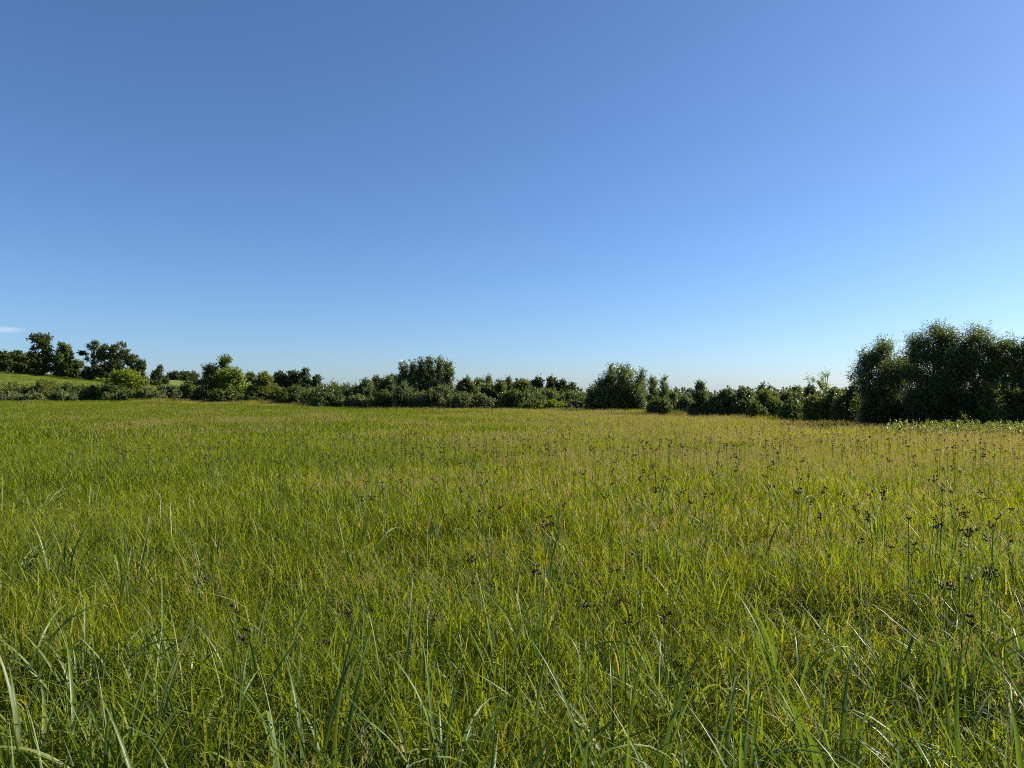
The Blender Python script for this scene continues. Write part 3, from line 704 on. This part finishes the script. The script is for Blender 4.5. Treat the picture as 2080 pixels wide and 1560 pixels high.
def meadow():
    rng = np.random.default_rng(11)
    # nearest grass: real blades
    near = []
    for k in range(9):
        ps = []
        v, q, c = blades(120, .30, .18, .50, .0045, .0100, 4, rng, .26, .4, .05); ps.append((v, q, c, 'grass'))
        v, q, c = blades(190, .30, .09, .25, .0050, .0110, 3, rng, .50, .45, .05, z0=(.05, .34)); ps.append((v, q, c, 'grass'))
        v, q, c = blades(70, .30, .22, .52, .011, .0190, 5, rng, .26, .45, .02); ps.append((v, q, c, 'grass'))
        v, q, c = blades(26, .30, .34, .66, .007, .015, 7, rng, .35, 1.0, .02); ps.append((v, q, c, 'sedge_leaf'))
        v, q, c = blades(70, .30, .05, .28, .002, .004, 2, rng, .6, .8, .5); ps.append((v, q, c, 'grass'))
        if k >= 6:   # with fine tan panicles
            a, b = panicles(9, .30, .44, .62, 30, .014, rng); ps.append((*a, 'panicle')); ps.append((*b, 'grass'))
        near.append(patch('n', ps))
    st = .42
    gx, gy = np.meshgrid(np.arange(-9, 9, st), np.arange(-2.4, 8.4, st))
    x = (gx + rng.uniform(-.2, .2, gx.shape)).ravel(); y = (gy + rng.uniform(-.2, .2, gy.shape)).ravel()
    k = in_view(x, y, 2.6); x, y = x[k], y[k]
    n = len(x)
    pan = sstep(.35, .8, vnoise(x, y, 1.6, 3)) * .6
    idx = np.where(rng.uniform(0, 1, n) < pan, rng.integers(6, 9, n), rng.integers(0, 6, n))
    hs = .66 + .42 * vnoise(x, y, 1.3, 8) + .30 * vnoise(x, y, .55, 18)
    P = np.stack([x, y, gz(x, y)], 1)
    scatter('meadow_grass', 'dense green meadow grass in the foreground', 'grass', near, P, idx, rng.uniform(0, 6.28, n), rng.normal(0, .05, (n, 2)),
            np.stack([np.ones(n), np.ones(n), hs], 1))
    # middle distance
    mid = []
    for k in range(10):
        ps = []
        v, q, c = blades(230, .62, .22, .54, .006, .012, 3, rng, .26, .4, .05); ps.append((v, q, c, 'grass'))
        v, q, c = blades(520, .62, .08, .20, .007, .014, 2, rng, .55, .45, .05, z0=(.08, .40)); ps.append((v, q, c, 'grass'))
        v, q, c = blades(16, .62, .40, .66, .010, .016, 4, rng, .3, .9, .03); ps.append((v, q, c, 'sedge_leaf'))
        if k >= 5:
            a, b = panicles(40, .62, .46, .72, 20, .022, rng); ps.append((*a, 'panicle')); ps.append((*b, 'grass'))
        mid.append(patch('m', ps))
    st = .85
    gx, gy = np.meshgrid(np.arange(-28, 28, st), np.arange(7.6, 27, st))
    x = (gx + rng.uniform(-.4, .4, gx.shape)).ravel(); y = (gy + rng.uniform(-.4, .4, gy.shape)).ravel()
    k = in_view(x, y); x, y = x[k], y[k]; n = len(x)
    u = x / y
    pan = np.clip(.25 + .75 * sstep(-.15, .35, u) * sstep(7, 13, y) + .5 * (vnoise(x, y, 4, 4) - .5) - .35 * sstep(-.05, -.3, u), 0, 1)
    idx = np.where(rng.uniform(0, 1, n) < pan, rng.integers(5, 10, n), rng.integers(0, 5, n))
    hs = .70 + .40 * vnoise(x, y, 2.5, 9) + .25 * vnoise(x, y, 1.1, 19)
    scatter('meadow_grass', 'green and tan meadow grass in the middle distance', 'grass', mid, np.stack([x, y, gz(x, y)], 1), idx, rng.uniform(0, 6.28, n), rng.normal(0, .03, (n, 2)),
            np.stack([np.ones(n), np.ones(n), hs], 1))
    # far part of the meadow
    far = []
    for k in range(8):
        ps = []
        v, q, c = blades(420, 1.6, .26, .60, .016, .032, 2, rng, .25, .35, .06); ps.append((v, q, c, 'grass'))
        v, q, c = blades(620, 1.6, .12, .26, .024, .044, 1, rng, .5, .3, .05, z0=(.16, .42)); ps.append((v, q, c, 'grass'))
        v, q, c = blades(40, 1.6, .5, .74, .016, .03, 2, rng, .3, .5, .04); ps.append((v, q, c, 'grass'))
        if k >= 4:
            a, b = panicles(170, 1.6, .46, .74, 9, .050, rng); ps.append((*a, 'panicle'))
        far.append(patch('f', ps))
    far.append(patch('f', [(*blades(900, 1.6, .34, .72, .018, .034, 2, rng, .25, .35, .92), 'grass')]))
    st = 2.1
    gx, gy = np.meshgrid(np.arange(-110, 90, st), np.arange(26.5, 126, st))
    x = (gx + rng.uniform(-1, 1, gx.shape)).ravel(); y = (gy + rng.uniform(-1, 1, gy.shape)).ravel()
    k = in_view(x, y, 5) & (y < edge_depth(x, y) + 16); x, y = x[k], y[k]; n = len(x)
    u = x / y
    pan = np.clip(.10 + .95 * sstep(-.10, .22, u) + .5 * (vnoise(x, y, 9, 5) - .5), 0, 1)
    idx = np.where(rng.uniform(0, 1, n) < pan, rng.integers(4, 8, n), rng.integers(0, 4, n))
    hs = (.85 + .3 * vnoise(x, y, 6, 10)) * np.where(y > edge_depth(x, y), rng.uniform(.8, 1.5, n), 1)
    idx = np.where(y > edge_depth(x, y) + .5, rng.integers(0, 4, n), idx)
    dip = ((x + 25) / 5.0) ** 2 + ((y - 36) / 3.2) ** 2 < 1
    straw = (u < -.28) & (u > -.52) & (y > edge_depth(x, y) - 6); hs = np.where(straw, hs * 1.25, hs); idx = np.where(straw & (rng.uniform(0, 1, n) < .75), 8, idx)
    hs = np.where(dip, hs * .45, hs); idx = np.where(dip, 8, idx)
    scatter('meadow_grass', 'far part of the meadow reaching to the hedge', 'grass', far, np.stack([x, y, gz(x, y)], 1), idx, rng.uniform(0, 6.28, n), rng.normal(0, .02, (n, 2)),
            np.stack([np.ones(n), np.ones(n), hs], 1))
    # pasture on the hill
    pas = [patch('p', [(*blades(700, 2.6, .12, .30, .03, .05, 1, rng, .3, .3, .05), 'grass')]) for k in range(4)]
    gx, gy = np.meshgrid(np.arange(-215, -40, 3.6), np.arange(124, 240, 3.6))
    x = (gx + rng.uniform(-1.5, 1.5, gx.shape)).ravel(); y = (gy + rng.uniform(-1.5, 1.5, gy.shape)).ravel()
    k = in_view(x, y, 5); x, y = x[k], y[k]; n = len(x)
    scatter('pasture_grass', 'short green pasture on the hill at the left', 'grass', pas, np.stack([x, y, gz(x, y)], 1), rng.integers(0, 4, n), rng.uniform(0, 6.28, n), np.zeros((n, 2)),
            np.ones((n, 3)))
meadow()

# ------------------------------------------------------------------ arching sedge tussocks of the foreground
def leaf_blade(rng, length, width, arch, segs=11, kink=None, side=0.):
    """a keeled blade: three vertices across, rising from the origin and arching towards +X"""
    t = np.linspace(0, 1, segs + 1)
    ang = math.pi / 2 - rng.uniform(.02, .22) - arch * t ** 1.7
    if kink is not None: ang = np.where(t > kink, ang - 1.5, ang)
    ds = length / segs
    x = np.concatenate([[0], np.cumsum(np.cos(ang[:-1]) * ds)]); z = np.concatenate([[0], np.cumsum(np.sin(ang[:-1]) * ds)])
    y = side * length * t ** 2
    w = width * .5 * np.clip(1.06 - t ** 2.4, .03, 1) * np.clip(.55 + t * 3, 0, 1)
    tw = rng.uniform(-.9, .9) * t * 1.3
    nx, nz = -np.sin(ang), np.cos(ang)
    keel = w * .45
    c = np.stack([x, y, z], 1)
    sidev = np.stack([np.sin(tw) * nx, np.cos(tw), np.sin(tw) * nz], 1)
    up = np.stack([nx * np.cos(tw), -np.sin(tw), nz * np.cos(tw)], 1)
    l = c + sidev * w[:, None] + up * keel[:, None]; r = c - sidev * w[:, None] + up * keel[:, None]
    V = np.stack([l, c, r], 1).reshape(-1, 3)
    b = np.arange(segs) * 3
    Q = np.concatenate([np.stack([b, b + 1, b + 4, b + 3], 1), np.stack([b + 1, b + 2, b + 5, b + 4], 1)])
    return V, Q

ORD = ['first', 'second', 'third', 'fourth', 'fifth', 'sixth', 'seventh', 'eighth', 'ninth', 'tenth', 'eleventh', 'twelfth', 'thirteenth', 'fourteenth', 'fifteenth', 'sixteenth', 'seventeenth', 'eighteenth', 'nineteenth', 'twentieth', 'twenty-first', 'twenty-second', 'twenty-third', 'twenty-fourth', 'twenty-fifth', 'twenty-sixth', 'twenty-seventh', 'twenty-eighth']

def tussocks():
    rng = np.random.default_rng(21)
    meshes = []
    for i in range(30):
        V, Q = leaf_blade(rng, rng.uniform(.52, .88), rng.uniform(.010, .022), rng.uniform(.5, 2.5), kink=rng.uniform(.55, .8) if i % 15 == 4 else None, side=rng.uniform(-.12, .12))
        col = np.zeros((len(V), 3), np.float32); col[:, 0] = rng.uniform(0, 1); col[:, 2] = .15 if i % 15 == 7 else 0
        me = mesh_np('sedge_blade', V, Q, col); me.materials.append(M['sedge_leaf']); meshes.append(me)
    rows = [
        ('front', .46, [(x, 1650 + 25 * ((x // 90) % 3 - 1), 7) for x in (-40, 90, 200, 330, 480, 640, 800, 980, 1120, 1260, 1400, 1560, 1720, 1850, 1980, 2110)]),
        # photograph column and row of each foot-high centre, number of leaves
        ('nearest', .46, [(70, 1480, 13), (250, 1500, 15), (420, 1470, 10), (640, 1500, 9), (900, 1510, 9), (1090, 1490, 8), (1270, 1500, 10), (1500, 1500, 9), (1700, 1480, 10), (1930, 1490, 11), (2090, 1500, 9)]),
        ('second', .50, [(40, 1290, 13), (190, 1300, 13), (340, 1290, 12), (520, 1310, 7), (800, 1330, 6), (1010, 1300, 7), (1100, 1270, 9), (1370, 1340, 7), (1600, 1320, 7), (1830, 1310, 8), (1960, 1290, 10), (2100, 1300, 8)]),
        ('third', .52, [(20, 1120, 14), (110, 1110, 13), (250, 1130, 10), (420, 1120, 12), (720, 1090, 6), (1110, 1130, 7), (1380, 1100, 10), (1540, 1090, 6), (1850, 1140, 8), (1930, 1130, 9), (2060, 1120, 7)]),
        ('fourth', .54, [(10, 1010, 13), (80, 990, 12), (190, 1010, 9), (540, 985, 8), (740, 1010, 6), (960, 975, 8), (1340, 1010, 9), (1610, 1000, 9), (1780, 1040, 7), (2000, 1030, 6)]),
    ]
    for row, hh, lst in rows:
        for i, (px, py, nl) in enumerate(lst):
            # the tussock's crown of leaves is seen where the eye ray comes down to hh above the ground
            depth = (EYE - hh) * F / (py - HORIZON)
            depth = (EYE - hh - float(gz(0, depth))) * F / (py - HORIZON)
            p = at(px, py, depth)
            root = link('sedge_tussock', None); root.empty_display_size = .1
            root.location = (p.x, depth, float(gz(p.x, depth)) - .01)
            tag(root, ('tussock of arching sedge leaves along the bottom border, %s from the left' % ORD[i]) if row == 'front' else 'tussock of arching blue-green sedge leaves, %s from the left in the %s row' % (ORD[i], row), 'sedge', 'sedge tussocks in the foreground')
            for k in range(int(nl * {'front': 2.4, 'nearest': 3.0, 'second': 2.6}.get(row, 2.2))):
                o = link('leaf', meshes[int(rng.integers(len(meshes)))], root)
                a = rng.uniform(0, 6.28); rr = rng.uniform(.01, .16)
                o.location = (math.cos(a) * rr, math.sin(a) * rr, 0)
                o.rotation_euler = (rng.normal() * .08, rng.normal() * .08, a + rng.normal() * .5)
                s = rng.uniform(.82, 1.12); o.scale = (s, s, s)
tussocks()

# ------------------------------------------------------------------ flowering sedge stems with dark heads
def spikelet(c, d, ln, r):
    """pointed ovoid, 6 sides"""
    d = np.asarray(d, float) / np.linalg.norm(d)
    t = np.array([0, .25, .6, 1.0]); rad = np.array([.35, 1, .8, .05]) * r
    return tube(np.asarray(c) + d * (t * ln)[:, None], rad, 6)

def make_head(rng, n, tiers):
    parts = []
    for tier in range(tiers):
        z0 = tier * .026
        for i in range(n if tier == 0 else max(3, n - 3)):
            d = norm(rng.normal(size=3) + np.array([0, 0, .75]))
            c = np.array([0, 0, z0]) + d * rng.uniform(.002, .012)
            parts.append(spikelet(c, d, rng.uniform(.010, .017), rng.uniform(.0032, .0048)))
    if rng.uniform() < .5:   # a spikelet or two on a longer ray
        for _ in range(2):
            d = norm(np.array([rng.normal(), rng.normal(), 1.2])); e = d * rng.uniform(.025, .045)
            parts.append(tube(np.array([[0, 0, 0], e * .5, e]), np.array([.0009] * 3), 4))
            for _ in range(3): parts.append(spikelet(e, norm(d + rng.normal(size=3) * .6), .013, .004))
    v, f = join(parts)
    me = mesh_np('sedge_head', v, f, smooth=True); me.materials.append(M['head'])
    return me

Z6 = [(1050,490),(825,610),(1175,395),(1350,425),(1410,440),(1520,435),(1490,465),(1610,475),(1670,510),(1720,400),(1740,455),(1650,690),(1770,635),(1710,845),(1985,825),(830,745),(905,770),(650,510),(785,490),(160,470),(350,575),(1870,540),(1810,545),(2005,500),(1465,620),(1430,680),(1880,900),(1960,1220),(1760,1265),(1040,615),(1170,625),(925,480),(1080,680),(90,575),(185,590),(1275,435),(1365,470)]
Z7 = [(115,680),(235,470),(360,655),(255,800),(230,960),(385,975),(265,1335),(665,1310),(465,555),(570,560),(685,490),(750,540),(835,465),(625,475),(975,715),(1045,615),(1010,545),(1150,610),(1140,700),(1280,715),(1350,705),(1445,725),(1415,785),(900,770),(825,750),(1155,500),(1245,600),(1400,495),(1445,520),(1605,570),(1630,720),(1645,490),(1745,440),(1890,530),(1955,500),(2000,650),(2015,585),(800,635),(965,1195),(1105,275),(1165,260),(1235,240),(1300,235),(1245,285),(1550,240),(1500,245),(35,230),(340,300),(1850,490)]
Z8 = [(535,705),(620,715),(365,790),(665,850),(445,915),(770,885),(830,725),(885,715),(910,690),(925,730),(1175,750),(1350,615),(1345,690),(1440,800),(1330,795),(1350,850),(1535,705),(1680,710),(1690,750),(1820,760),(1495,900),(1755,900),(1735,950),(1360,960),(1240,970),(1050,905),(1615,1020),(1490,1060),(1875,1050),(1980,1095),(1545,1135),(1110,1110),(955,1140),(1265,1160),(1305,1190),(1495,1190),(790,1070),(1670,1345),(1735,1345),(225,460),(225,515),(335,570),(245,600),(110,670),(265,700),(75,525),(35,485),(860,420),(1120,430),(1130,480),(1030,460),(1470,520),(1440,520),(1515,530),(1380,300),(1505,345),(1740,485),(2015,845),(1520,1380),(1425,1440)]
NEARH = [(415,1187),(465,1247),(483,1296),(637,1305),(707,1255),(858,1258),(1108,1163),(1189,1232),(1266,1230),(1246,1270),(1359,1252),(1980,1261),(1924,1193)]
k_ = 520 / 2028
HEADS = [(520 + a * k_, 820 + b * k_) for a, b in Z6] + [(1040 + a * k_, 820 + b * k_) for a, b in Z7] + [(1560 + a * k_, 820 + b * k_) for a, b in Z8] + NEARH
COLS = [(0, 'the hilltop trees'), (330, 'the leaning willow'), (560, 'the far copse'), (740, 'the left poplar clump'), (930, 'the domed hedge shrubs'), (1120, 'the second poplar clump'),
        (1320, 'the slender twin trees'), (1450, 'the right hedge'), (1600, 'the sparse snag'), (1730, 'the left tall tree'), (1850, 'the tallest tree'), (1960, 'the right border trees')]

def sedges():
    rng = np.random.default_rng(33)
    heads = [make_head(rng, int(rng.integers(5, 10)), 2 if i % 3 == 0 else 1) for i in range(12)]
    stems, leaves, bracts = [], [], []
    for i in range(5):
        t = np.linspace(0, 1, 6)
        pts = np.stack([rng.normal() * .03 * t ** 2, rng.normal() * .03 * t ** 2, t], 1); pts[-1, :2] = 0
        pts[:, 0] += .02 * np.sin(t * 3.14) * rng.normal(); pts[0, :2] = rng.normal(size=2) * .04
        v, f = tube(pts, .0038 - .0016 * t, 3)
        me = mesh_np('sedge_stem', v, f, np.tile(np.array([[.45, 0, 0]], np.float32), (len(v), 1))); me.materials.append(M['sedge_leaf']); stems.append(me)
    for i in range(8):
        V, Q = leaf_blade(rng, rng.uniform(.28, .48), rng.uniform(.005, .008), rng.uniform(.5, 2.0), segs=7, side=rng.uniform(-.1, .1))
        me = mesh_np('sedge_stem_leaf', V, Q, np.tile(np.array([[rng.uniform(.1, .9), 0, 0]], np.float32), (len(V), 1))); me.materials.append(M['sedge_leaf']); leaves.append(me)
        V, Q = leaf_blade(rng, rng.uniform(.05, .15), rng.uniform(.003, .005), rng.uniform(.6, 1.5), segs=4)
        me = mesh_np('sedge_bract', V, Q, np.tile(np.array([[rng.uniform(.1, .9), 0, 0]], np.float32), (len(V), 1))); me.materials.append(M['sedge_leaf']); bracts.append(me)
    pts = [(a, b, 1.0) for a, b in HEADS]
    # smaller heads farther out, thickest on the right half
    while len(pts) < 292:
        y = rng.uniform(866, 935); x = rng.uniform(760, 2085)
        if rng.uniform() < .25: x = rng.uniform(200, 900); y = rng.uniform(880, 945)
        pts.append((x, y, 1.0))
    recs = []
    for px, py, _ in pts:
        hh = rng.uniform(.80, .98) if py < 1100 else rng.uniform(.66, .80)
        depth = (EYE - hh) * F / (py - HORIZON)
        for _ in range(3):
            g = float(gz((px - 1040) / F * depth, depth)); depth = (EYE - hh - g) * F / (py - HORIZON)
        band = 0 if py > 1120 else 1 if py > 985 else 2 if py > 925 else 3
        ci = max(i for i, (x, _) in enumerate(COLS) if px >= x)
        recs.append((band, ci, px, py, depth, hh))
    recs.sort()
    BN = ['near the camera', 'in the nearer meadow', 'in mid meadow', 'in the farther meadow']
    cnt = {}
    for band, ci, px, py, depth, hh in recs:
        k = cnt.get((band, ci), 0); cnt[(band, ci)] = k + 1
        p = at(px, py, depth); g = float(gz(p.x, depth)); H = p.z - g
        root = link('flowering_sedge', None); root.empty_display_size = .05
        root.location = (p.x, depth, g); root.rotation_euler = (rng.normal() * .06, rng.normal() * .06, rng.uniform(0, 6.28))
        tag(root, 'dark-headed sedge %s below %s, %s from the left' % (BN[band], COLS[ci][1], ORD[k]), 'sedge', 'flowering sedges with dark heads')
        st = link('stem', stems[int(rng.integers(5))], root); st.scale = (1, 1, H)
        hd = link('flower_head', heads[int(rng.integers(12))], root); hd.location = (0, 0, H - .004)
        s = rng.uniform(1.0, 1.45); hd.scale = (s, s, s); hd.rotation_euler = (rng.normal() * .3, rng.normal() * .3, rng.uniform(0, 6))
        if band < 3:
            for j in range(2 if band == 2 else 3):
                lf = link('leaf', leaves[int(rng.integers(8))], root); lf.location = (0, 0, H * rng.uniform(.35, .68)); lf.rotation_euler = (0, .0, rng.uniform(0, 6.28))
            for j in range(2):
                b = link('bract', bracts[int(rng.integers(8))], root); b.location = (0, 0, H - .006); b.rotation_euler = (0, rng.uniform(.2, .9), rng.uniform(0, 6.28))
    # beyond the individuals: the far specks as one mass
    me = heads[0]
    protos = []
    for i in range(4):
        v, f = join([spikelet(np.array([rng.normal() * .016, rng.normal() * .016, .98 + rng.normal() * .018]), norm(rng.normal(size=3) + [0, 0, 1]), .028, .009) for _ in range(4)])
        sv, sf = tube(np.array([[0, 0, 0], [0, 0, .5], [0, 0, .98]]), np.array([.004, .003, .003]), 3)
        protos.append(patch('x', [(v, f, np.zeros((len(v), 3), np.float32), 'head'), (sv, sf, np.full((len(sv), 3), (.4, 0, 0), np.float32), 'sedge_leaf')]))
    n = 2600
    y = 12 + (75 - 12) * rng.uniform(0, 1, n) ** 1.2; u = rng.uniform(-.62, .72, n)
    x = u * y; k = y < edge_depth(x, y) - 1; keep = vnoise(x, y, 7, 6) > .38; k &= keep; x, y = x[k], y[k]; n = len(x)
    hs = rng.uniform(.74, .98, n)
    scatter('distant_sedge_heads', 'dark specks of countless far sedge heads across the meadow', 'sedge', protos, np.stack([x, y, gz(x, y)], 1), rng.integers(0, 4, n), rng.uniform(0, 6, n), rng.normal(0, .05, (n, 2)), np.stack([np.ones(n), np.ones(n), hs], 1))
sedges()

# ------------------------------------------------------------------ tan grass spikes and pale stalks
def spikes():
    rng = np.random.default_rng(44)
    def spike_mesh(length, bend, rad, fluffy):
        n = 60
        t = np.linspace(0, 1, n)
        ax = np.stack([bend * t ** 2, np.zeros(n), t * length], 1)
        parts = [tube(ax[::6], rad * .35 * (1 - .6 * t[::6]), 4)]
        for i in range(fluffy):
            k = int(rng.integers(n)); a = rng.uniform(0, 6.28)
            d = norm(np.array([math.cos(a) * .6, math.sin(a) * .6, 1.0]))
            parts.append(spikelet(ax[k] + d * rad * .3, d, rad * 1.9 * (1.1 - .5 * t[k]), rad * .28))
        v, f = join(parts); me = mesh_np('spike', v, f, smooth=True); me.materials.append(M['spike']); return me
    data = [  # column and row of the spike's foot, spike length in rows, bend, label, thickness
        (868, 1085, 42, .010, 'thick tan feathery grass spike in the centre, the right one of a pair', .006),
        (847, 1098, 46, -.004, 'thin tan grass spike in the centre, the left one of a pair', .0035),
        (300, 1080, 36, .004, 'upright tan grass spike among green blades at the left', .0045),
        (868, 1262, 58, .014, 'tan grass spike leaning right beside a dark sedge head', .0055),
        (2048, 1450, 120, -.035, 'long curved tan grass spike near the bottom right corner', .006),
        (1762, 1225, 70, -.02, 'slender tan grass spike leaning left in the right foreground', .004),
        (218, 822, 34, .01, 'tall pale grass stalk rising before the yellow-green willow bush', .012),
        (26, 858, 30, .02, 'pale grass stalk at the left border before the ditch', .010),
        (48, 862, 26, .0, 'second pale grass stalk from the left before the ditch', .010),
        (85, 880, 28, .01, 'third pale grass stalk from the left beyond the near blades', .008),
        (112, 884, 24, -.01, 'fourth pale grass stalk from the left beyond the near blades', .008),
        (185, 905, 34, .01, 'tan grass stalk in the small tan patch at the left', .007),
        (198, 903, 30, -.012, 'right-hand tan grass stalk in the small tan patch at the left', .007),
        (336, 885, 26, .004, 'thin pale stalk standing below the left bank shrubs', .007),
        (362, 892, 28, .008, 'thin pale stalk below the leaning willow', .007),
        (1475, 868, 28, -.05, 'tall bent pale stalk crossing the foot of the right hedge', .008),
        (1318, 862, 26, .0, 'reddish pale stalk below the slender twin trees', .008),
    ]
    for px, py, ln, bend, lab, rad in data:
        hh = .60 if py > 950 else .74
        depth = (EYE - hh) * F / (py - HORIZON)
        for _ in range(4):
            g = float(gz((px - 1040) / F * depth, depth)); depth = (EYE - hh - g) * F / (py - HORIZON)
        p = at(px, py, depth); g = float(gz(p.x, depth))
        L = ln / F * depth; h = p.z - g
        root = link('grass_spike', None); root.empty_display_size = .05; root.location = (p.x, depth, g)
        tag(root, lab, 'grass', 'tan grass spikes')
        t = np.linspace(0, 1, 5)
        v, f = tube(np.stack([0 * t, 0 * t, t * h], 1), .0014 + 0 * t, 4)
        me = mesh_np('spike_stem', v, f); me.materials.append(M['spike']); link('stem', me, root)
        sp = link('seed_spike', spike_mesh(L, bend * depth / 2.4, rad, 110), root); sp.location = (0, 0, h - .002)
spikes()

# ------------------------------------------------------------------ leafy weeds at the right edge
def weeds():
    rng = np.random.default_rng(55)
    Ps = []
    for i in range(760):
        px = rng.uniform(1800, 2150); d = 30 + rng.uniform(0, 6.5)
        if px < 1880 and rng.uniform() < .6: continue
        x = (px - 1040) / F * d; g = float(gz(x, d)); h = rng.uniform(.55, .95)
        m = 26; t = rng.uniform(.35, 1, m); a = rng.uniform(0, 6.28, m)
        Ps.append(np.stack([x + np.cos(a) * .10 * (1.2 - t), d + np.sin(a) * .10 * (1.2 - t), g + t * h], 1))
    P = np.concatenate(Ps)
    Nn = rng.normal(size=P.shape) * .6 + np.array([0, 0, .9])
    V, Q = leaves_from(P, Nn, .115, rng, .42)
    col = np.zeros((len(V), 3), np.float32); col[:, 0] = np.repeat(rng.uniform(0, 1, len(P)), 4)
    o = link('leafy_weeds', mesh_np('leafy_weeds', V, Q, col), None, M['f_weed'])
    tag(o, 'light green leafy weeds in front of the tall right-hand trees', 'weeds', kind='stuff')
weeds()

# ------------------------------------------------------------------ the one small cloud at the left border
def cloud():
    c = at(5, 670, 3000.0)
    parts = []
    rng = np.random.default_rng(3)
    import bmesh
    bm = bmesh.new()
    bmesh.ops.create_icosphere(bm, subdivisions=3, radius=1)
    for v in bm.verts:
        v.co.x *= 105; v.co.y *= 60; v.co.z *= 15
    me = bpy.data.meshes.new('cloud'); bm.to_mesh(me); bm.free()
    m, nt, N, L = mat_new('cloud')
    tc = N.new('ShaderNodeTexCoord')
    no = N.new('ShaderNodeTexNoise'); no.inputs['Scale'].default_value = .02; no.inputs['Detail'].default_value = 4
    L.new(tc.outputs['Object'], no.inputs['Vector'])
    mp = N.new('ShaderNodeMapping'); mp.inputs['Scale'].default_value = (1 / 105, 1 / 60, 1 / 15); L.new(tc.outputs['Object'], mp.inputs[0])
    ln = N.new('ShaderNodeVectorMath'); ln.operation = 'LENGTH'; L.new(mp.outputs[0], ln.inputs[0])
    mr = N.new('ShaderNodeMapRange'); mr.inputs[1].default_value = 1.0; mr.inputs[2].default_value = .1; mr.inputs[3].default_value = 0; mr.inputs[4].default_value = .018
    L.new(ln.outputs['Value'], mr.inputs[0])
    mu = N.new('ShaderNodeMath'); mu.operation = 'MULTIPLY'; L.new(mr.outputs[0], mu.inputs[0]); L.new(no.outputs[0], mu.inputs[1])
    pv = N.new('ShaderNodeVolumePrincipled'); pv.inputs['Color'].default_value = (.86, .93, 1, 1); L.new(mu.outputs[0], pv.inputs['Density'])
    out = N.new('ShaderNodeOutputMaterial'); L.new(pv.outputs[0], out.inputs['Volume'])
    o = link('cloud', me, None, m); o.location = c
    tag(o, 'small wisp of white cloud low in the sky at the left border', 'cloud')
cloud()
